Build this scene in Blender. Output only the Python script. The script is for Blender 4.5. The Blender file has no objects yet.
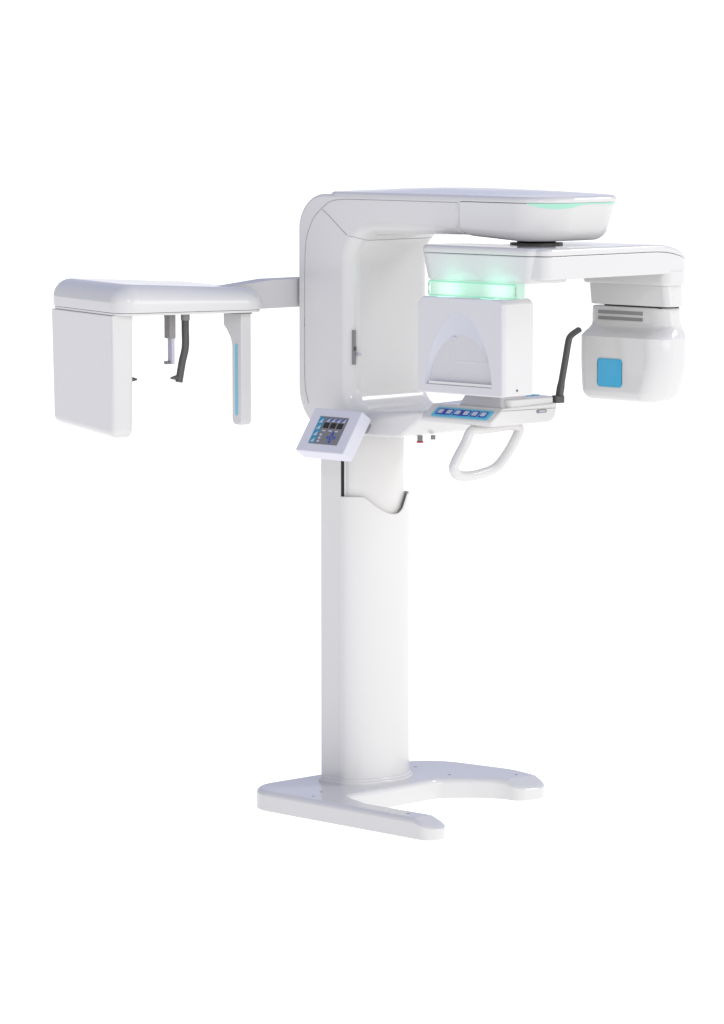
import bpy, bmesh, math, random
from mathutils import Vector, Matrix
from mathutils.geometry import delaunay_2d_cdt
PI = math.pi
sc = bpy.context.scene
COL = sc.collection

# ------------------------------------------------------------------ materials
def mat(name, col, rough=0.35, coat=0.0, metal=0.0, emit=None, es=0.0, var=0.0, spec=0.5):
    m = bpy.data.materials.new(name); m.use_nodes = True
    nt = m.node_tree; b = nt.nodes['Principled BSDF']
    b.inputs['Base Color'].default_value = (*col, 1)
    b.inputs['Roughness'].default_value = rough
    b.inputs['Metallic'].default_value = metal
    b.inputs['Coat Weight'].default_value = coat
    b.inputs['Coat Roughness'].default_value = 0.06
    b.inputs['Specular IOR Level'].default_value = spec
    if emit:
        b.inputs['Emission Color'].default_value = (*emit, 1)
        b.inputs['Emission Strength'].default_value = es
    if var:
        tc = nt.nodes.new('ShaderNodeTexCoord'); n = nt.nodes.new('ShaderNodeTexNoise')
        n.inputs['Scale'].default_value = 6; n.inputs['Detail'].default_value = 3
        r = nt.nodes.new('ShaderNodeMapRange')
        r.inputs['To Min'].default_value = rough - var; r.inputs['To Max'].default_value = rough + var
        nt.links.new(tc.outputs['Object'], n.inputs['Vector'])
        nt.links.new(n.outputs['Fac'], r.inputs['Value'])
        nt.links.new(r.outputs['Result'], b.inputs['Roughness'])
        # faint moulded unevenness of the plastic shells
        n2 = nt.nodes.new('ShaderNodeTexNoise'); n2.inputs['Scale'].default_value = 2.2
        n2.inputs['Detail'].default_value = 1
        bp = nt.nodes.new('ShaderNodeBump'); bp.inputs['Strength'].default_value = 0.10
        bp.inputs['Distance'].default_value = 0.01
        nt.links.new(tc.outputs['Object'], n2.inputs['Vector'])
        nt.links.new(n2.outputs['Fac'], bp.inputs['Height'])
        nt.links.new(bp.outputs['Normal'], b.inputs['Normal'])
    return m
M = {}
M['shell'] = mat('white_gloss_shell', (.612, .608, .60), .14, .0, var=.03, spec=.5)
M['shellm'] = mat('white_satin_shell', (.54, .535, .54), .4, .1, var=.05)
M['pale'] = mat('pale_clear_plastic', (.57, .565, .585), .12, .0)
M['arch'] = mat('blue_grey_plastic', (.525, .53, .59), .25, .0)
M['recess'] = mat('recess_plastic', (.54, .535, .555), .25, .0)
M['panelw'] = mat('panel_white', (.60, .60, .67), .25, .1)
M['seam'] = mat('seam_shadow_gap', (.27, .27, .28), .7)
M['gap'] = mat('dark_gap', (.012, .012, .015), .8)
M['grey'] = mat('grey_plastic', (.20, .20, .205), .45)
M['midgrey'] = mat('warm_grey_plastic', (.23, .225, .22), .5)
M['silver'] = mat('silver_plate', (.42, .42, .50), .35, metal=.2)
M['dark'] = mat('dark_grey_rod', (.068, .068, .069), .45)
M['cyan'] = mat('cyan_panel', (.05, .38, .62), .35, .3)
M['cyanl'] = mat('cyan_line', (.13, .47, .64), .35)
M['blue'] = mat('royal_blue_key', (.01, .035, .32), .4)
M['teal'] = mat('teal_strip', (.02, .24, .40), .4)
M['screen'] = mat('grey_screen', (.17, .17, .185), .35)
M['black'] = mat('black_display', (.004, .004, .006), .25)
M['icon'] = mat('pale_icon', (.45, .50, .62), .5)
M['icond'] = mat('blue_icon', (.02, .07, .42), .5)
M['red'] = mat('red_button', (.45, .03, .03), .4)
M['led'] = mat('mint_light', (.15, .24, .20), .3, emit=(.24, .52, .40), es=1.0)
M['edge'] = mat('green_light_edge', (.12, .28, .20), .3, emit=(.26, .48, .37), es=1.0)
def bandmat():
    m = mat('mint_light_diffuser', (.15, .22, .19), .3, emit=(1, 1, 1), es=1.0); nt = m.node_tree
    b = nt.nodes['Principled BSDF']; g = nt.nodes.new('ShaderNodeNewGeometry')
    last = None
    for cx in (.625, .845):                       # two lamps shining through the diffuser
        d = nt.nodes.new('ShaderNodeVectorMath'); d.operation = 'DISTANCE'; d.inputs[1].default_value = (cx, -.247, 1.748)
        nt.links.new(g.outputs['Position'], d.inputs[0])
        r = nt.nodes.new('ShaderNodeMapRange'); r.interpolation_type = 'SMOOTHSTEP'
        r.inputs['From Min'].default_value = .005; r.inputs['From Max'].default_value = .085
        r.inputs['To Min'].default_value = 1; r.inputs['To Max'].default_value = 0
        nt.links.new(d.outputs['Value'], r.inputs['Value'])
        if last is None: last = r.outputs['Result']
        else:
            x = nt.nodes.new('ShaderNodeMath'); x.operation = 'MAXIMUM'
            nt.links.new(last, x.inputs[0]); nt.links.new(r.outputs['Result'], x.inputs[1]); last = x.outputs[0]
    x = nt.nodes.new('ShaderNodeMix'); x.data_type = 'RGBA'; nt.links.new(last, x.inputs[0])
    x.inputs[6].default_value = (.40, .56, .48, 1); x.inputs[7].default_value = (.68, .80, .74, 1)
    nt.links.new(x.outputs[2], b.inputs['Emission Color']); return m
M['band'] = bandmat()
M['floor'] = mat('white_floor_added_glow', (.5, .5, .49), .9, spec=.0, emit=(1, .985, .95), es=.98)  # glow added to the floor: whitens it, hides contact shadows, lights undersides

# ------------------------------------------------------------------ helpers
def fil(pts, n=8):
    """closed polygon [(x,y,r)...] CCW -> rounded outline"""
    out = []; N = len(pts)
    for i in range(N):
        p = Vector(pts[i][:2]); r = pts[i][2] if len(pts[i]) > 2 else 0
        a = Vector(pts[i-1][:2]); b = Vector(pts[(i+1) % N][:2])
        if r <= 0: out.append((p.x, p.y)); continue
        u = (a-p).normalized(); v = (b-p).normalized()
        cosang = max(-1, min(1, u.dot(v))); ang = math.acos(cosang)
        d = r/math.tan(ang/2); d = min(d, .49*(a-p).length, .49*(b-p).length); rr = d*math.tan(ang/2)
        bis = (u+v).normalized(); c = p+bis*(rr/math.sin(ang/2))
        s = p+u*d-c; e = p+v*d-c
        a0 = math.atan2(s.y, s.x); a1 = math.atan2(e.y, e.x); da = a1-a0
        while da > PI: da -= 2*PI
        while da < -PI: da += 2*PI
        k = max(2, int(n*abs(da)/(PI/2))+1)
        for j in range(k+1):
            t = a0+da*j/k; out.append((c.x+rr*math.cos(t), c.y+rr*math.sin(t)))
    return out
def rr(x0, x1, y0, y1, r, n=8):
    r = r if isinstance(r, (list, tuple)) else (r,)*4   # (x0y0, x1y0, x1y1, x0y1)
    return fil([(x0, y0, r[0]), (x1, y0, r[1]), (x1, y1, r[2]), (x0, y1, r[3])], n)
def area2(o): return sum(o[i-1][0]*o[i][1]-o[i][0]*o[i-1][1] for i in range(len(o)))
def miter(o):
    N = len(o); res = []
    for i in range(N):
        p = Vector(o[i]); a = Vector(o[i-1]); b = Vector(o[(i+1) % N])
        e1 = (p-a); e2 = (b-p)
        if e1.length < 1e-9: e1 = e2
        if e2.length < 1e-9: e2 = e1
        n1 = Vector((-e1.y, e1.x)).normalized(); n2 = Vector((-e2.y, e2.x)).normalized()
        m = (n1+n2)
        m = m.normalized()/max(.4, math.sqrt(max(0, (1+n1.dot(n2))/2))) if m.length > 1e-6 else n1
        res.append(m)
    return res
XY = lambda a, b, w: (a, b, w)        # outline in XY, extruded along Z
XZ = lambda a, b, w: (a, w, b)        # outline in XZ, extruded along Y
YZ = lambda a, b, w: (w, a, b)        # outline in YZ, extruded along X
def finish(name, bm, m, parent=None, wn=True, ang=42, kind=None):
    bmesh.ops.remove_doubles(bm, verts=bm.verts, dist=1e-6)
    bmesh.ops.recalc_face_normals(bm, faces=bm.faces)
    for f in bm.faces: f.smooth = True
    for e in bm.edges:
        if len(e.link_faces) == 2 and e.calc_face_angle(0) > math.radians(ang): e.smooth = False
    me = bpy.data.meshes.new(name); bm.to_mesh(me); bm.free()
    me.materials.append(m)
    o = bpy.data.objects.new(name, me); COL.objects.link(o)
    if parent: o.parent = parent
    if wn:
        w = o.modifiers.new('wn', 'WEIGHTED_NORMAL'); w.keep_sharp = True; w.weight = 80
    return o
def slab(bm, outline, w0, w1, r0=0., r1=0., mp=XY, warp=None, n=6, caps=True):
    if area2(outline) < 0: outline = outline[::-1]
    N = len(outline); mi = miter(outline)
    g = lambda r, i: r(outline[i]) if callable(r) else r
    rings = []
    def ring(fi, fw):
        vs = []
        for i, p in enumerate(outline):
            a, b = p[0]+mi[i].x*fi(i), p[1]+mi[i].y*fi(i)
            q = Vector(mp(a, b, fw(i)))
            if warp: q = Vector(warp(q))
            vs.append(bm.verts.new(q))
        rings.append(vs)
    if callable(r0) or r0 > 0:
        for k in range(n): 
            t = k/n*PI/2
            ring(lambda i: g(r0, i)*(1-math.sin(t)), lambda i: w0+g(r0, i)*(1-math.cos(t)))
        ring(lambda i: 0, lambda i: w0+g(r0, i))
    else: ring(lambda i: 0, lambda i: w0)
    if callable(r1) or r1 > 0:
        ring(lambda i: 0, lambda i: w1-g(r1, i))
        for k in range(n-1, -1, -1):
            t = k/n*PI/2
            ring(lambda i: g(r1, i)*(1-math.sin(t)), lambda i: w1-g(r1, i)*(1-math.cos(t)))
    else: ring(lambda i: 0, lambda i: w1)
    for a, b in zip(rings, rings[1:]):
        for i in range(N):
            try: bm.faces.new((a[i-1], a[i], b[i], b[i-1]))
            except ValueError: pass
    if caps:
        for ring_, rad, wv in ((rings[0], r0, w0), (rings[-1], r1, w1)):
            flat_ = [Vector((p[0]+mi[i].x*(g(rad, i) or 0), p[1]+mi[i].y*(g(rad, i) or 0))) for i, p in enumerate(outline)]
            ov, oe, of, orv, ore, orf = delaunay_2d_cdt(flat_, [], [list(range(N))], 1, 1e-7)
            vm = []
            for k, q in enumerate(ov):
                if orv[k]: vm.append(ring_[orv[k][0]])
                else:
                    q3 = Vector(mp(q.x, q.y, wv)); vm.append(bm.verts.new(Vector(warp(q3)) if warp else q3))
            for f in of:
                fv = [vm[i] for i in f]
                if len(set(fv)) >= 3:
                    try: bm.faces.new(fv)
                    except ValueError: pass
    return rings
def S(name, m, parent, outline, w0, w1, r0=0., r1=0., mp=XY, warp=None, n=6):
    bm = bmesh.new(); slab(bm, outline, w0, w1, r0, r1, mp, warp, n)
    return finish(name, bm, M[m], parent)
def tube(bm, pts, r, seg=10, closed=False, flat=1.0, up=Vector((0, 0, 1))):
    pts = [Vector(p) for p in pts]; N = len(pts); rings = []
    for i, p in enumerate(pts):
        if closed: t = (pts[(i+1) % N]-pts[i-1]).normalized()
        else: t = (pts[min(i+1, N-1)]-pts[max(i-1, 0)]).normalized()
        s = t.cross(up)
        if s.length < 1e-3: s = t.cross(Vector((1, 0, 0)))
        s.normalize(); q = s.cross(t).normalized()
        ri = r[i] if isinstance(r, (list, tuple)) else r
        rings.append([bm.verts.new(p+s*math.cos(2*PI*k/seg)*ri*flat+q*math.sin(2*PI*k/seg)*ri) for k in range(seg)])
    for i in range(N if closed else N-1):
        a, b = rings[i], rings[(i+1) % N]
        for k in range(seg): bm.faces.new((a[k-1], a[k], b[k], b[k-1]))
    if not closed: bm.faces.new(rings[0][::-1]); bm.faces.new(rings[-1])
def T(name, m, parent, pts, r, **k):
    bm = bmesh.new(); tube(bm, pts, r, **k); return finish(name, bm, M[m], parent, wn=False, ang=60)
def spl(pts, n=6, closed=False):
    """Catmull-Rom"""
    P = [Vector(p) for p in pts]; N = len(P); out = []
    for i in range(N if closed else N-1):
        p0 = P[i-1] if (closed or i > 0) else P[0]; p1 = P[i]; p2 = P[(i+1) % N]
        p3 = P[(i+2) % N] if (closed or i+2 < N) else P[-1]
        for j in range(n):
            t = j/n
            out.append(.5*((2*p1)+(p2-p0)*t+(2*p0-5*p1+4*p2-p3)*t*t+(3*p1-p0-3*p2+p3)*t**3))
    if not closed: out.append(P[-1])
    return out

# ------------------------------------------------------------------ the thing
root = bpy.data.objects.new('dental_xray_machine', None); COL.objects.link(root)
root['label'] = 'tall white dental x-ray machine with overhead arm, side imaging arm and control panel'
root['category'] = 'x-ray machine'

# ---- base: one asymmetric U with sloped toe ends
bo = fil([(-.162, -.422, .13), (.722, -.427, .055), (.722, -.328, .045), (.36, -.335, .06), (.205, -.285, .06), (.20, .150, .06),
          (.27, .235, .12), (.36, .300, .12), (.435, .300, .06), (.455, .435, .06), (.25, .485, .25), (-.150, .435, .20)], 10)
def toe(q):
    x, y, z = q
    if z > .03:
        lim = .645 if y < 0 else .375
        f = max(0, (x-lim)/.07)
        z = z-f*.024*((z-.03)/.035)
    return (x, y, z)
bm = bmesh.new(); slab(bm, bo, .0, .068, .004, .018, n=9)
for cxx in (.375, .645, .05):
    bmesh.ops.bisect_plane(bm, geom=bm.verts[:]+bm.edges[:]+bm.faces[:], plane_co=(cxx, 0, 0), plane_no=(1, 0, 0))
for v in bm.verts: v.co = toe(v.co)
base = finish('base', bm, M['shell'], root, ang=15)
for x, y in [(.10, -.30), (.14, -.375), (.58, -.38), (-.02, .27), (.17, .24), (.33, .40)]:
    S('bolt_cap', 'grey', base, [(x+.005*math.cos(a*PI/6), y+.005*math.sin(a*PI/6)) for a in range(12)], .066, .0686)

# ---- column
def dplan(xb, xf, d, w, rb=.02, n=28, p=2.3):
    o = [(xb, w-rb), (xb, -w+rb)] ; o = []
    for k in range(7):
        t = PI+k/6*PI/2; o.append((xb+rb+rb*math.cos(t), -w+rb+rb*math.sin(t)))
    for k in range(n+1):
        t = -PI/2+PI*k/n; c, s = math.cos(t), math.sin(t)
        o.append((xf+d*abs(c)**(2/p), w*math.copysign(abs(s)**(2/p), s)))
    for k in range(7):
        t = PI/2+k/6*PI/2; o.append((xb+rb+rb*math.cos(t), w-rb+rb*math.sin(t)))
    return o
S('column_foot_ring', 'shell', base, dplan(-.070, .045, .096, .162, .03, p=2.0), .066, .079, 0, .006)
S('column_foot_plinth', 'shell', base, dplan(-.065, .045, .089, .155, .03, p=2.0), .075, .087, 0, .006)
# back slab, always at full height
slabp = [(-.045, .15), (-.06, .135), (-.06, -.135), (-.045, -.15), (.040, -.15), (.040, .15)]
col = S('column', 'shell', root, fil([(-.06, -.15, .012), (.040, -.15), (.040, .15), (-.06, .15, .012)], 5), .08, 1.19, 0, .004)
# front cover with its scooped rim
def curve_plan(xf, d, w, n=36, p=2.15):
    o = []
    for k in range(n+1):
        t = -PI/2+PI*k/n; c, s = math.cos(t), math.sin(t)
        o.append((xf+d*abs(c)**(2/p), w*math.copysign(abs(s)**(2/p), s)))
    return o
bm = bmesh.new()
outer = [(.0405, -.152)]+curve_plan(.045, .082, .151, 48, 2.0)+[(.0405, .152)]
inner = [(.0405, -.146)]+curve_plan(.045, .077, .146, 48, 2.0)+[(.0405, .146)]
def rim(px, py):
    s = px+py       # scoop measured along the arc
    ctrl = [(-.2, 1.028), (-.05, 1.028), (-.02, 1.024), (.03, .998), (.08, .98), (.12, .966), (.16, .962), (.185, .972), (.205, 1.0), (.212, 1.018), (.5, 1.03)]
    for (a, za), (b, zb) in zip(ctrl, ctrl[1:]):
        if a <= s <= b:
            t = (s-a)/(b-a); return za+(zb-za)*t
    return 1.03
# arc length parameter (monotone), so the rim stays level round the far side
def rimz(i, pts):
    L = [0]
    for a, b in zip(pts, pts[1:]): L.append(L[-1]+math.hypot(b[0]-a[0], b[1]-a[1]))
    u = L[i]/L[-1]
    ctrl = [(0, 1.035), (.18, 1.035), (.23, 1.030), (.32, 1.004), (.42, .983), (.52, .971), (.61, .972), (.68, .986), (.735, 1.010), (.77, 1.025), (.82, 1.033), (1, 1.033)]
    for k, ((a, za), (b, zb)) in enumerate(zip(ctrl, ctrl[1:])):
        if a <= u <= b:
            t = (u-a)/(b-a); t0 = t
            z0 = ctrl[max(k-1, 0)][1]; z3 = ctrl[min(k+2, len(ctrl)-1)][1]
            return .5*(2*za+(zb-z0)*t+(2*z0-5*za+4*zb-z3)*t*t+(3*za-z0-3*zb+z3)*t**3)
    return 1.033
V = []
for i in range(len(outer)):
    z = rimz(i, outer)
    o_, i_ = outer[i], inner[i]
    mid = ((o_[0]*.5+i_[0]*.5), (o_[1]*.5+i_[1]*.5))
    V.append([bm.verts.new((*o_, .082)), bm.verts.new((*o_, z-.002)), bm.verts.new((*mid, z)), bm.verts.new((*i_, z-.002)), bm.verts.new((*i_, .082))])
for a, b in zip(V, V[1:]):
    for k in range(4): bm.faces.new((a[k], a[k+1], b[k+1], b[k]))
for a in (V[0], V[-1]): bm.faces.new(a)
finish('column_cover', bm, M['shell'], col, wn=False)
S('column_gap', 'gap', col, rr(.0395, .0465, -.1475, -.10, 0), .9, 1.19)
S('sliding_column', 'shell', root, [(.0465, -.139)]+curve_plan(.048, .060, .131, 36, 2.0)+[(.0465, .131)], .90, 1.27)

# ---- gantry C frame
W = .19
co = fil([(-.12, 1.245, .15), (.35, 1.25, .10), (.474, 1.334, .02), (.452, 1.345, .02), (.40, 1.342), (.35, 1.339), (.30, 1.336), (.27, 1.335), (.13, 1.330, .13), (.13, 1.905, .095), (.62, 1.918),
          (.62, 2.036), (-.12, 2.036, .12)], 14)
def rimr(p):
    x, z = p
    if x > .615: return .038 if z < 1.97 else .010
    inner_ = (.05 < x < .30 and 1.3 < z < 1.93) 
    return .012+.038*(max(0, min(1, (.42-x)/.28)) if z < 1.6 else 1) if 0 < x < .60 and 1.3 < z < 1.93 else .010
gantry = S('gantry_frame', 'shell', root, co, -W, W, rimr, rimr, mp=XZ, n=8)
# bezel and panel seams, dark hairlines standing a hair proud
sy = -W-.0004
def seamxz(pts, parent, y=sy, r=.0009): T('seam', 'seam', parent, [(p[0], y, p[1]) for p in pts], r, seg=6)
seamxz(spl([(-.004, 1.99), (-.045, 1.955), (-.075, 1.90), (-.085, 1.84), (-.088, 1.7), (-.088, 1.5), (-.086, 1.40), (-.07, 1.34)], 8), gantry)
seamxz(spl([(-.004, 1.99), (.03, 2.010), (.08, 2.019), (.2, 2.021), (.61, 2.021)], 8), gantry)
seamxz(spl([(-.004, 1.985), (.03, 1.963), (.07, 1.933), (.112, 1.903)], 8), gantry)
from mathutils.bvhtree import BVHTree
_b = bmesh.new(); _b.from_mesh(gantry.data); bvh = BVHTree.FromBMesh(_b)
pts_ = []
for k in range(40):
    y = -.1895+.375*(k/39)**1.5
    zz = 1.887+.014*max(0, 1-(y+.19)/.05)**2
    h = bvh.ray_cast(Vector((.6, y, zz)), Vector((-1, 0, 0)))
    if h[0]: pts_.append(h[0]+h[1]*.0003)
_b.free()
T('seam', 'seam', gantry, pts_, .0008, seg=6)
# vertical slot with its slider on the inner wall
S('slot', 'grey', gantry, rr(-.178, -.169, 1.478, 1.592, .003, 3), .122, .1318, mp=YZ)
S('slot_slider', 'dark', gantry, rr(-.178, -.169, 1.524, 1.538, .002, 3), .13, .134, mp=YZ)
S('slot_knob', 'silver', gantry, rr(-.170, -.152, 1.509, 1.517, .003, 3), .13, .142, .001, .002, mp=YZ)
for (x, y, m, s) in [(.31, -.05, 'grey', .009), (.36, -.04, 'grey', .008)]:
    e = S('emergency_button' if s > .0085 else 'cable_plug', m, gantry, [(x+s*math.cos(a*PI/8), y+s*math.sin(a*PI/8)) for a in range(16)], 1.230 if s > .0085 else 1.238, 1.252)
    if s > .0085:
        S('button_cap', 'red', e, [(x+s*1.35*math.cos(a*PI/8), y+s*1.35*math.sin(a*PI/8)) for a in range(16)], 1.2245, 1.2295, .002, .002)

# ---- overhead arm: the nose of the gantry
def taper(z0, z1, dx, dy, xc=.62):
    def f(q):
        x, y, z = q; t = max(0, min(1, (z1-z)/(z1-z0)))
        kx = max(0, min(1, (x-xc)/.35)) 
        return (x-dx*t*kx**2, y*(1-dy*t*kx), z+.0145*t*max(0, min(1, (.76-x)/.14)))
    return f
ao = fil([(.6205, -W, 0), (.99, -W, .14), (1.005, W, .10), (.6205, W, 0)], 16)
NT = taper(1.903, 2.024, .035, .08)
arm = S('overhead_arm', 'shell', root, ao, 1.903, 2.024, lambda p: .038, .002, warp=NT, n=10)
bm = bmesh.new()
slab(bm, fil([(.0, -W+.001, .06), (.996, -W+.001, .14), (1.011, W-.001, .10), (.0, W-.001, .06)], 16), 2.0255, 2.044, .002, .013, n=6)
for k in range(1, 20):
    bmesh.ops.bisect_plane(bm, geom=bm.verts[:]+bm.edges[:]+bm.faces[:], plane_co=(.05*k, 0, 0), plane_no=(1, 0, 0))
for yy in (-.1, 0, .1):
    bmesh.ops.bisect_plane(bm, geom=bm.verts[:]+bm.edges[:]+bm.faces[:], plane_co=(0, yy, 0), plane_no=(0, 1, 0))
for v in bm.verts:                                    # gently crowned lid, highest along its far half
    x, y, z = v.co
    k = max(0, 1-((x-.36)/.40)**2) if x < .36 else max(0, math.cos((x-.36)/.66*PI/2))
    v.co.z += .013*k*max(0, min(1, (y+.19)/.25))*(z-2.0255)/.0185
finish('top_cover', bm, M['shell'], arm)
# indicator light strip round the nose, widening to a lens
pth = [p for p in fil([(.5, -W, 0), (.99, -W, .14), (1.005, W, .10), (.6, W, 0)], 26) if p[0] > .7]
pth = [p for p in pth if not (p[1] > .13)]
# resample
L = [0]
for a, b in zip(pth, pth[1:]): L.append(L[-1]+math.hypot(b[0]-a[0], b[1]-a[1]))
def at(s):
    for k in range(len(pth)-1):
        if L[k] <= s <= L[k+1]+1e-9:
            t = (s-L[k])/(L[k+1]-L[k]+1e-12)
            a, b = pth[k], pth[k+1]; d = Vector((b[0]-a[0], b[1]-a[1])).normalized()
            return (a[0]+(b[0]-a[0])*t, a[1]+(b[1]-a[1])*t, d.y, -d.x)
    a, b = pth[-2], pth[-1]; d = Vector((b[0]-a[0], b[1]-a[1])).normalized(); return (*b, d.y, -d.x)
def start_s(xy):
    return min((abs(at(L[-1]*k/400)[0]+at(L[-1]*k/400)[1]-xy), L[-1]*k/400) for k in range(401))[1]
s0, s1 = start_s((517-364)/212.), L[-1]
bm = bmesh.new(); V = []
for k in range(61):
    u = k/60; s = s0+(s1-s0)*u
    x, y, nx, ny = at(s)
    ctrl = [(0, .002), (.06, .008), (.16, .015), (.30, .018), (.42, .015), (.52, .009), (.6, .005), (.9, .005), (1, .007)]
    h = .006
    for (a, ha), (b, hb) in zip(ctrl, ctrl[1:]):
        if a <= u <= b: t = (u-a)/(b-a); t = t*t*(3-2*t); h = ha+(hb-ha)*t
    zb = 2.0245-h; tp = NT
    q1 = tp((x, y, 2.0245)); q2 = tp((x, y, zb))
    V.append([bm.verts.new((q1[0]+nx*.0035, q1[1]+ny*.0035, 2.0245)), bm.verts.new((q2[0]+nx*.0022, q2[1]+ny*.0022, zb)),
              bm.verts.new((q2[0]-nx*.004, q2[1]-ny*.004, zb)), bm.verts.new((q1[0]-nx*.004, q1[1]-ny*.004, 2.0245))])
for a, b in zip(V, V[1:]):
    for k in range(4): bm.faces.new((a[k], a[(k+1) % 4], b[(k+1) % 4], b[k]))
bm.faces.new(V[0]); bm.faces.new(V[-1][::-1])
finish('indicator_light', bm, M['led'], arm, wn=False)

# ---- swivel bearing between the two arms
S('swivel_bearing', 'gap', root, [(.76+.062*math.cos(a*PI/16), .02+.062*math.sin(a*PI/16)) for a in range(32)], 1.88, 1.925)
S('bearing_ring', 'grey', bpy.data.objects['swivel_bearing'], [(.76+.085*math.cos(a*PI/16), .02+.085*math.sin(a*PI/16)) for a in range(32)], 1.886, 1.892)

# ---- rotating arm
def beam_part(name, parent, x0, x1, y0, y1, z0, z1, r0, r1):
    bm = bmesh.new(); slab(bm, rr(x0, x1, y0, y1, (.02, .03, .05, .10), 12), z0, z1, r0, r1, n=5)
    for k in range(14):
        bmesh.ops.bisect_plane(bm, geom=bm.verts[:]+bm.edges[:]+bm.faces[:], plane_co=(0, .265+k*.014, 0), plane_no=(0, 1, 0))
    for v in bm.verts:                       # the far end rolls down in a quarter round
        t = max(0, min(1, (v.co.y-.262)/.196)); k = max(0, (v.co.z-1.79)/.096)
        v.co.z -= .088*(1-math.sqrt(max(0, 1-t**2.2)))*k
    return finish(name, bm, M['shell'], parent)
rot = beam_part('rotating_arm', root, .66, 1.045, -.245, .452, 1.79, 1.862, .006, .003)
beam_part('arm_lid', rot, .665, 1.044, -.242, .451, 1.8635, 1.886, .002, .011)
def ends(z0, z1, i):
    def f(q):
        x, y, z = q; t = max(0, min(1, (z1-z)/(z1-z0))); xc = .77
        return (xc+(x-xc)*(1-i*t), -.1+(y+.1)*(1-i*t*.6), z)
    return f
S('sensor_arm_cover', 'shell', rot, rr(.495, 1.005, -.257, -.06, (.05, .035, .05, .10), 12), 1.776, 1.862, .008, .004, warp=ends(1.776, 1.862, .07), n=5)
S('sensor_arm_lid', 'shell', rot, rr(.495, 1.005, -.257, -.06, (.05, .035, .05, .10), 12), 1.8635, 1.887, .002, .012, n=5)
band = S('status_light_band', 'band', rot, rr(.535, .925, -.247, -.20, .02, 6), 1.722, 1.777)
bm = bmesh.new(); tube(bm, [(p[0], -.2475, p[1]) for p in rr(.540, .918, 1.727, 1.772, .008, 4)], .0035, seg=6, closed=True)
finish('band_frame', bm, M['edge'], band, wn=False)
S('sensor_neck', 'shellm', rot, rr(.60, .85, -.198, -.14, .02, 6), 1.70, 1.78)
S('tube_housing', 'shell', rot, rr(.672, 1.047, .325, .455, (.03, .03, .06, .05), 8), 1.750, 1.797, .012, .0, n=5)
S('tube_neck', 'shell', rot, rr(.69, 1.032, .345, .448, (.015, .03, .06, .03), 8), 1.682, 1.756, .004, 0, n=4,
  warp=lambda q: (q[0]+.008*max(0, (1.756-q[2])/.07), q[1], q[2]))
S('neck_gap', 'gap', rot, rr(.73, 1.015, .358, .45, .04, 6), 1.672, 1.684)

# ---- tube head
def hd(q):
    x, y, z = q
    if z > 1.58:                                   # narrow shoulders at the top
        t = max(0, min(1, (z-1.575)/.045)); t = t*t*(3-2*t)
        x = x+(.003*t if x < .85 else -.012*t)
        y = y+.055*t*max(0, min(1, (.43-y)/.13))
    else:
        t = max(0, (1.52-z)/.16)
        x = x+(.012*t*t if x < .85 else -.03*t*t)
    if x > .95: x += .016*math.sin(max(0, min(1, (z-1.38)/.28))*PI)
    return (x, y, z)
bm = bmesh.new()
ho = rr(.687, 1.035, .295, .48, (.038, .07, .09, .05), 10)
# several levels so the warp has verts to move
mi = miter(ho); rings = []
lv = []
rb = .035
for k in range(8):
    t = k/7*PI/2; lv.append((rb*(1-math.sin(t)), 1.372+rb*(1-math.cos(t))))
for z in [1.43, 1.46, 1.49, 1.52, 1.55, 1.565, 1.575, 1.58, 1.585, 1.59, 1.595, 1.60, 1.605, 1.61, 1.615, 1.62, 1.63, 1.65]: lv.append((0, z))
for k in range(1, 5):
    t = k/4*PI/2; lv.append((.008*(1-math.cos(t)), 1.663+.014*math.sin(t)))
for ins, z in lv:
    rings.append([bm.verts.new(hd((p[0]+m_.x*ins, p[1]+m_.y*ins, z))) for p, m_ in zip(ho, mi)])
for a, b in zip(rings, rings[1:]):
    for i in range(len(ho)): bm.faces.new((a[i-1], a[i], b[i], b[i-1]))
bm.faces.new(rings[0][::-1]); bm.faces.new(rings[-1])
head = finish('tube_head', bm, M['shell'], root)
S('blue_window', 'cyan', head, rr(.782, .884, 1.420, 1.508, .009, 5), .2925, .2965, .001, 0, mp=XZ)
bm = bmesh.new()
o = rr(.780, .886, 1.418, 1.510, .011, 5)
tube(bm, [(p[0], .2938, p[1]) for p in o], .0012, seg=6, closed=True)
finish('window_border', bm, M['cyanl'], head, wn=False)
for z in (1.632, 1.6515):
    S('vent_slot', 'midgrey', head, rr(.735, .925, z, z+.011, .001, 2), .347, .3515, mp=XZ)

# ---- sensor housing with its arched window
sx0, sx1, sz0, sz1 = .570, .940, 1.424, 1.728
def chf(x0, x1, z0, z1): return fil([(x0, z0, .008), (x1, z0, .008), (x1, z1-.014, .012), (x1-.014, z1, .012), (x0+.024, z1, .012), (x0, z1-.024, .012)], 4)
sens = S('sensor_housing', 'shell', root, chf(sx0+.003, sx1-.001, sz0, sz1), -.316, -.182, 0, .012, mp=XZ)
bm = bmesh.new()
fo = chf(sx0, sx1, sz0-.001, sz1+.001)
def archo(xl, xr, zb, zt, n=26, p=1.9):
    c = (xl+xr)/2; w = (xr-xl)/2
    return [(xr, zb)]+[(c+w*math.copysign(abs(math.cos(t))**(2/p), math.cos(t))*1.0, zb+(zt-zb)*(math.sin(t)**(2/p))) for t in [PI*k/n for k in range(1, n)]]+[(xl, zb)]
a1 = archo(.606, .895, 1.450, 1.684, p=1.75); a2 = archo(.614, .889, 1.458, 1.612, p=1.8)
def ringv(o, y): return [bm.verts.new((p[0], y, p[1])) for p in o]
def edges(r): return [bm.edges.new((r[i-1], r[i])) for i in range(len(r))]
mo = miter(fo if area2(fo) > 0 else fo[::-1]); fo = fo if area2(fo) > 0 else fo[::-1]
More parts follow.
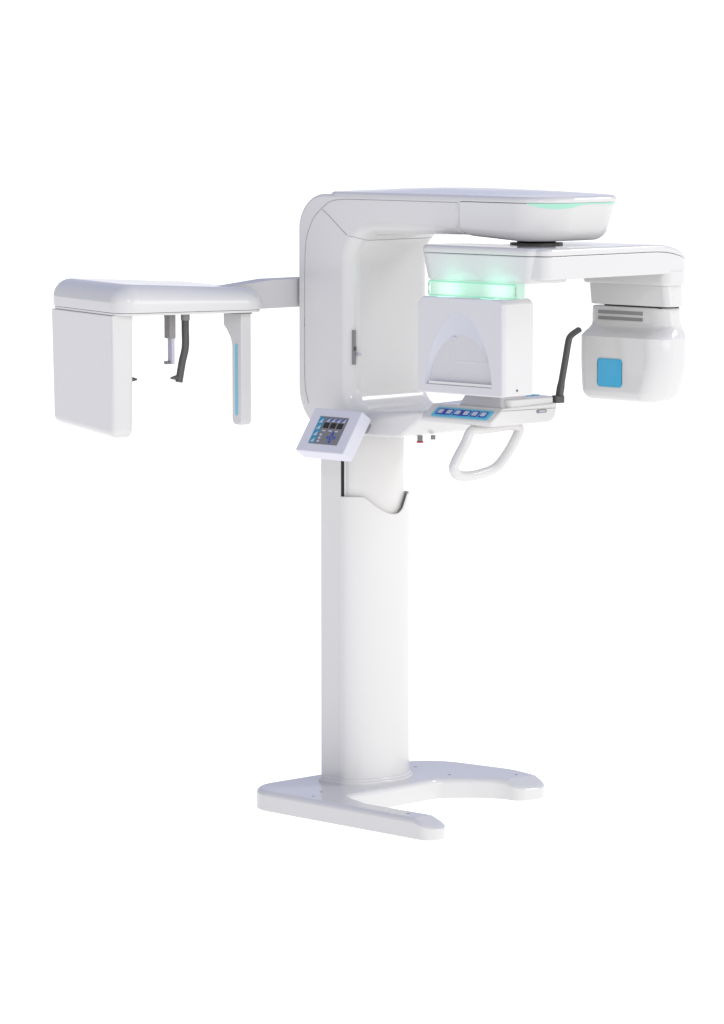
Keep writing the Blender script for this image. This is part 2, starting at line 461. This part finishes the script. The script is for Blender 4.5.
f0 = [bm.verts.new((p[0]+m_.x*.004, -.331, p[1]+m_.y*.004)) for p, m_ in zip(fo, mo)]
f1 = ringv(fo, -.327); f2 = ringv(fo, -.3155)
g0 = ringv(a1, -.331)
es = edges(f0)+edges(g0)
bmesh.ops.triangle_fill(bm, use_beauty=True, use_dissolve=False, edges=es)
for a, b in ((f0, f1), (f1, f2)):
    for i in range(len(fo)): bm.faces.new((a[i-1], a[i], b[i], b[i-1]))
finish('front_plate', bm, M['pale'], sens, wn=True)
bm = bmesh.new(); r1 = ringv(a1, -.3308); r2 = ringv(a2, -.3185)
for i in range(len(a1)): bm.faces.new((r1[i-1], r1[i], r2[i], r2[i-1]))
arch = finish('arch_bevel', bm, M['arch'], sens, wn=False, ang=30)
S('arch_window', 'recess', sens, archo(.610, .893, 1.452, 1.616, p=1.8), -.3183, -.3165, mp=XZ)
S('ledge', 'shell', sens, rr(.622, .896, 1.453, 1.461, .002, 2), -.3318, -.317, mp=XZ)
S('locating_stud', 'arch', sens, [(.720+.011*math.cos(a*PI/8), 1.600+.006*math.sin(a*PI/8)) for a in range(16)], -.3215, -.318, .001, 0, mp=XZ)
S('inner_rib', 'pale', sens, rr(.716, .720, 1.4625, 1.592, .001, 2), -.3192, -.318, mp=XZ)
S('inner_rib', 'pale', sens, rr(.7205, .876, 1.522, 1.528, .001, 2), -.3192, -.318, mp=XZ)
S('screw', 'dark', sens, [(-.262+.0035*math.cos(a*PI/6), 1.442+.0035*math.sin(a*PI/6)) for a in range(12)], .938, .941, mp=YZ)
for k in range(3):
    S('vent_slot', 'seam', sens, [(.925+k*.014-.13, -.32), (.929+k*.014-.13, -.32), (.929+k*.014-.10, -.28), (.925+k*.014-.10, -.28)], 1.7265, 1.7292)

SH = Vector((.06, -.06, .007))      # the console, its handle and the head support sit together on the shelf
# ---- chin support console
cp = fil([(-.14, 1.306, .007), (.160, 1.306, .05), (.172, 1.368, .012), (-.085, 1.362, .010), (-.14, 1.322, .007)], 5)
cons = S('chin_support', 'shell', root, cp, .400, .712, .006, .006, mp=YZ, n=4)
# keypad plane on the sloping front: origin lower-left, u along X, v up the slope
A = Vector((.0, -.14, 1.322)); Bv = Vector((.0, -.085, 1.362)); vdir = (Bv-A).normalized(); nrm = Vector((0, -vdir.z, vdir.y))
def kp(a, b, w): q = A+vdir*b+nrm*w; return (a, q.y, q.z)
def K(name, m, parent, o, w0, w1, mp=kp, r=0): return S(name, m, parent, o, w0, w1, 0, r, mp=mp, n=3)
pad = K('keypad', 'cyanl', cons, rr(.437, .688, .006, .052, .008, 4), -.002, .0022)
K('keypad_field', 'cyan', pad, rr(.443, .682, .012, .046, .005, 4), .0015, .0030)
for k in range(6):
    x0 = .453+k*.0375
    key = K('key', 'blue', pad, rr(x0, x0+.031, .016, .042, .003, 3), .0025, .0040)
    K('icon', 'icon', key, rr(x0+.005, x0+.026, .020, .038, .003, 3), .0035, .0045)
for x0, x1 in ((.475, .50), (.553, .575)):
    K('label_bar', 'blue', pad, rr(x0, x1, .015, .043, .001, 2), .0025, .0036)
T('seam', 'seam', cons, [(.7126, -.088, 1.354), (.7126, .160, 1.350)], .0009, seg=6)
S('latch', 'grey', cons, rr(.070, .118, 1.338, 1.349, .005, 4), .710, .7140, 0, .001, mp=YZ)
S('latch_plate', 'silver', bpy.data.objects['latch'], rr(.080, .110, 1.3405, 1.3465, .003, 3), .7135, .7150, mp=YZ)
S('raised_plate', 'shell', cons, rr(.52, .706, -.05, .168, .02, 4), 1.358, 1.392, 0, .004, warp=lambda q: (q[0], q[1], q[2]-.006*max(0, (q[0]-.64)/.066) if q[2] > 1.37 else q[2]))
S('blue_trim', 'cyan', cons, rr(.632, .644, -.02, .160, .003, 4), 1.3865, 1.3902)
mnt = S('chin_rest_mount', 'recess', cons, rr(.50, .690, -.070, .05, .01, 4), 1.358, 1.415,
        warp=lambda q: (q[0]-(q[0]-.6)*(.22*(q[2]-1.364)/.05), q[1]+.02*(q[2]-1.364)/.05, q[2]))
# patient handle: a closed loop below the console
hp = [(-.085, 1.288), (-.135, 1.285), (-.165, 1.245), (-.205, 1.195), (-.216, 1.168), (-.197, 1.148), (-.150, 1.141), (-.09, 1.145), (-.020, 1.160), (.034, 1.203), (.074, 1.250), (.088, 1.278), (.055, 1.292), (-.02, 1.290)]
T('patient_handle', 'shell', root, spl([(.62, y, z-.0) for y, z in hp], 6, closed=True), .0165, seg=14, closed=True, up=Vector((1, 0, 0)))
# head support bar
hs = spl([(.70, .193, 1.375), (.70, .196, 1.40), (.70, .221, 1.50), (.70, .233, 1.55), (.70, .245, 1.575), (.70, .286, 1.594)], 6)
hb = T('head_support', 'dark', root, hs, [.0140]*8+[.0120]*(len(hs)-8), seg=12, up=Vector((1, 0, 0)), flat=.8)
S('support_socket', 'dark', hb, rr(.684, .716, .166, .206, .01, 4), 1.362, 1.386, 0, .004)

for o__ in (cons, bpy.data.objects['patient_handle'], hb): 
    for q__ in [o__]+list(o__.children_recursive):
        q__.data.transform(Matrix.Translation(SH+Vector((0, 0, .003 if o__ is not cons else 0))))
# ---- control panel
o_ = Vector((.042, -.27, 1.338)); eu = Vector((1, 0, 0)); ev = Vector((0, -.091, -.133)).normalized(); en = eu.cross(ev)
if en.y > 0: en = -en
def pp(a, b, w): return tuple(o_+eu*a+ev*b+en*w)
def sp(a, b, w): return pp(.045+(a-.042)*1.222, .030+(b-.034)*1.2, w)
pan = S('control_panel', 'panelw', root, rr(0, .222, 0, .163, .006, 4), -.052, 0, .006, .004, mp=pp, n=4)
scn = K('screen', 'screen', pan, rr(.042, .150, .034, .120, .001, 2), -.001, .0012, mp=sp)
K('key_column', 'teal', scn, rr(.043, .063, .037, .118, .001, 2), .0008, .0018, mp=sp)
def tri(x, y, s, d=0):
    P = [(x-s, y+s), (x+s, y+s), (x+s, y-s)] if d == 0 else [(x, y-s), (x+s, y+s*.8), (x-s, y+s*.8)] if d == 1 else [(x, y+s), (x+s, y-s*.8), (x-s, y-s*.8)]
    return P
for k in range(4):
    K('icon', 'icon', scn, tri(.053, .048+k*.020, .0065), .0014, .0024, mp=sp)
    K('icon', 'icond', scn, tri(.0755+k*.020, .044, .0072, 1), .0008, .0016, mp=sp)
    K('icon', 'icon', scn, tri(.0775+k*.020, .045, .0055), .0014, .0024, mp=sp)
for k in range(3):
    K('display', 'black', scn, rr(.069+k*.026, .089+k*.026, .053, .070, .0005, 1), .0008, .0020, mp=sp)
    K('icon', 'icon', scn, rr(.073+k*.024, .085+k*.024, .076, .080, .002, 2), .0008, .0018, mp=sp)
    K('icon', 'icon', scn, rr(.0705, .079, .088+k*.010, .094+k*.010, .002, 2), .0008, .0018, mp=sp)
cx, cy = .117, .098
K('arrow', 'icond', scn, tri(cx, cy-.014, .0055, 1), .0008, .002, mp=sp)
K('arrow', 'icond', scn, tri(cx, cy+.014, .0055, 2), .0008, .002, mp=sp)
K('arrow', 'icond', scn, [(cx-.019, cy), (cx-.011, cy-.005), (cx-.011, cy+.005)], .0008, .002, mp=sp)
K('arrow', 'icond', scn, [(cx+.019, cy), (cx+.011, cy-.005), (cx+.011, cy+.005)], .0008, .002, mp=sp)
bm = bmesh.new(); tube(bm, [sp(cx+.0065*math.cos(a*PI/8), cy+.0065*math.sin(a*PI/8), .0015) for a in range(16)], .0016, seg=6, closed=True)
finish('dial', bm, M['icond'], scn, wn=False)
S('panel_bracket', 'grey', pan, rr(.194, .214, .010, .045, .006, 3), -.068, -.05, mp=pp)

# ---- side imaging unit (rotated frame)
CO = Vector((-.18, -.93, 0)); fa = Vector((-.957, .29, 0)); sb = Vector((.29, .957, 0))
def L3(a, b, w): return tuple(CO+fa*a+sb*b+Vector((0, 0, w)))            # a back, b along, w up
def LA(a, z, b): return L3(a, b, z)                                        # outline in a-z, extruded along b
bm = bmesh.new(); slab(bm, rr(-.20, -.13, 1.658, 1.754, .004, 3), -.62, .10, mp=lambda a, z, w: (a, w, z))
bmesh.ops.bisect_plane(bm, geom=bm.verts[:]+bm.edges[:]+bm.faces[:], plane_co=(0, -.30, 0), plane_no=(0, 1, 0))
for v in bm.verts:
    if v.co.z > 1.70: v.co.z -= max(0, -.30-v.co.y)*.09
finish('side_arm', bm, M['shellm'], root)
def roofw(q):
    return q
ro = fil([(-.002, -.002, .078), (-.002, .542, .082), (.60, .540, .10), (.60, 0, .10)], 12)
roof = S('cephalostat_roof', 'shell', root, ro, 1.6640, 1.757, .003, lambda p: .064, mp=lambda a, b, w: L3(a, b, w-.026*(b/.54)*max(0, (w-1.664)/.093)), n=12)
S('roof_lip', 'shell', roof, fil([(.002, .002, .074), (.002, .538, .078), (.596, .536, .096), (.596, .004, .096)], 12), 1.6550, 1.6625, .002, 0, mp=lambda a, b, w: L3(a, b, w))
S('roof_hinge', 'shell', roof, rr(.556, .603, .215, .45, .012, 4), 1.70, 1.7525, 0, .005, mp=lambda a, b, w: L3(a, b, w-.026*(b/.54)*max(0, (w-1.664)/.093)))
cas = S('image_cassette', 'shell', root, fil([(.050, 1.256, .03), (.050, 1.6545), (.532, 1.6545), (.534, 1.276, .03)], 8), -.002, .072, lambda p: .026 if p[1] < 1.6 else .004, lambda p: .016 if p[1] < 1.6 else .004, mp=LA, n=8)
# secondary collimator
cpn = fil([(.055, 1.282, .02), (.055, 1.667), (.185, 1.667), (.185, 1.605, .012), (.160, 1.590, .02), (.122, 1.555, .05), (.122, 1.282, .02)], 6)
coll = S('secondary_collimator', 'shellm', root, cpn, .462, .50, .005, .003, mp=LA, n=3)
S('slit', 'cyanl', coll, rr(.080, .094, 1.313, 1.548, .006, 4), .4595, .463, mp=LA)
S('mount_plate', 'grey', coll, rr(.05, .25, .44, .51, .02, 4), 1.648, 1.656, mp=lambda a, b, w: L3(a, b, w))
# nasal support
nb = S('nasal_bracket', 'midgrey', root, fil([(.12, 1.570, .004), (.16, 1.570, .004), (.16, 1.640, .01), (.185, 1.655, .01), (.185, 1.669), (.12, 1.669)], 4), .235, .258, .002, .002, mp=LA)
npl = S('nasal_plate', 'silver', nb, rr(.125, .155, 1.486, 1.58, .002, 2), .245, .256, mp=LA)
S('nasal_peg', 'grey', nb, rr(.140, .165, 1.485, 1.495, .003, 3), .236, .248, mp=LA)
def erod(b, sgn):
    pts = [L3(.13, b, 1.665), L3(.13, b, 1.60), L3(.13, b, 1.54), L3(.134, b-.010*sgn, 1.49), L3(.138, b-.020*sgn, 1.426)]
    e = T('ear_rod', 'dark', root, spl(pts, 5), .0125, seg=10, up=Vector((.3, .9, 0)))
    T('rod_clamp', 'midgrey', e, [L3(.13, b, 1.665), L3(.13, b, 1.628)], .0150, seg=12, up=Vector((.3, .9, 0)))
    T('ear_tip', 'dark', e, [L3(.138, b-.016*sgn, 1.441), L3(.138, b-.032*sgn, 1.441), L3(.138, b-.050*sgn, 1.440)], [.011, .008, .003], seg=8)
    return e
erod(.297, 1)
e2 = erod(.076, -1)

# ------------------------------------------------------------------ floor
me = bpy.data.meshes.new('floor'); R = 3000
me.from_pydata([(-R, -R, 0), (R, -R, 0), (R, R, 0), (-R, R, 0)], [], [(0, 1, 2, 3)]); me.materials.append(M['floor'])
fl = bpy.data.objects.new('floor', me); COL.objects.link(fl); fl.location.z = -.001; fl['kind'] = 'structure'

# ------------------------------------------------------------------ light
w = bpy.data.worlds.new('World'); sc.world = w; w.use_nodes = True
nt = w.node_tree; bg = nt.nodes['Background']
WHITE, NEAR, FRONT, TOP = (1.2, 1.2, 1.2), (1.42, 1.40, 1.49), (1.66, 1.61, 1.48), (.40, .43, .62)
# world tints shaped for the shading: warm bright +X, brighter -Y, dim cool top
tc = nt.nodes.new('ShaderNodeTexCoord')
def dotn(v, a, b, pw=1.0):
    d = nt.nodes.new('ShaderNodeVectorMath'); d.operation = 'DOT_PRODUCT'; d.inputs[1].default_value = v
    nt.links.new(tc.outputs['Generated'], d.inputs[0])
    m = nt.nodes.new('ShaderNodeMapRange'); m.inputs['From Min'].default_value = a; m.inputs['From Max'].default_value = b
    m.interpolation_type = 'SMOOTHSTEP'
    nt.links.new(d.outputs['Value'], m.inputs['Value']); return m.outputs['Result']
def mix(fac, c1, c2):
    x = nt.nodes.new('ShaderNodeMix'); x.data_type = 'RGBA'
    nt.links.new(fac, x.inputs[0])
    for s_, c_ in ((6, c1), (7, c2)):
        if isinstance(c_, tuple): x.inputs[s_].default_value = (*c_, 1)
        else: nt.links.new(c_, x.inputs[s_])
    return x.outputs[2]
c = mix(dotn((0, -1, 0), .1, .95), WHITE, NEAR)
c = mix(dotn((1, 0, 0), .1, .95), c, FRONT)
c = mix(dotn((-.90, -.43, 0), .45, .95), c, (.06, .06, .08))  # unseen dark patch added to the world to darken the cassette face
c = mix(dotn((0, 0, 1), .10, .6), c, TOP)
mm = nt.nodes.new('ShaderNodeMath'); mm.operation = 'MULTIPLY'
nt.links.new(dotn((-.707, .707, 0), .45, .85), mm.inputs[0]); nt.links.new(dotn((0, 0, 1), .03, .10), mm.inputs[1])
c = mix(mm.outputs[0], c, (.60, .63, .80))          # added dim cool patch behind, darkening grazing reflections on upward faces
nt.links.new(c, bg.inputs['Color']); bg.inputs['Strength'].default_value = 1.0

def sun(name, d, st, ang, col):
    l = bpy.data.lights.new(name, 'SUN'); l.energy = st; l.angle = math.radians(ang); l.color = col
    o = bpy.data.objects.new(name, l); COL.objects.link(o)
    o.rotation_euler = Vector(d).to_track_quat('-Z', 'Y').to_euler(); return o
sun('key_softbox', (-1, .10, -.15), .75, 40, (1, .975, .94))
def point(name, loc, e, r=.02, col=(.25, 1, .65)):
    l = bpy.data.lights.new(name, 'POINT'); l.energy = e; l.shadow_soft_size = r; l.color = col
    o = bpy.data.objects.new(name, l); COL.objects.link(o); o.location = loc
point('band_glow', (.65, -.300, 1.750), .20, .05); point('band_glow', (.84, -.300, 1.750), .20, .05)
def area(name, loc, tgt, e, size, col=(1, 1, 1)):
    l = bpy.data.lights.new(name, 'AREA'); l.energy = e; l.size = size; l.color = col
    o = bpy.data.objects.new(name, l); COL.objects.link(o); o.location = loc
    o.rotation_euler = (Vector(tgt)-Vector(loc)).to_track_quat('-Z', 'Y').to_euler(); return o
area('window_softbox', (3.3, 4.30, 5.4), (.15, 0, 1.33), 130, 1.9, (1, .99, .97))
area('camera_side_lamp', (5.0, -7.5, 4.5), (.2, 0, 1.4), 50, .26)

# ------------------------------------------------------------------ camera
F = 4050.; th = math.radians(45); p = math.atan(437/F)
dh = Vector((-math.cos(th), math.sin(th), 0)); r = Vector((math.sin(th), math.cos(th), 0))
C = -13.5*dh+Vector((0, 0, 2.425))-r*(2/300.)
d = dh*math.cos(p)+Vector((0, 0, -math.sin(p)))
cam = bpy.data.cameras.new('camera'); co_ = bpy.data.objects.new('camera', cam); COL.objects.link(co_)
co_.location = C; co_.rotation_euler = d.to_track_quat('-Z', 'Y').to_euler()
cam.sensor_fit = 'VERTICAL'; cam.sensor_height = 36; cam.lens = F/1024*36; cam.clip_end = 8000
sc.camera = co_
sc.view_settings.view_transform = 'Standard'; sc.view_settings.look = 'None'
sc.view_settings.exposure = 0; sc.view_settings.gamma = 1
sc.cycles.max_bounces = 10
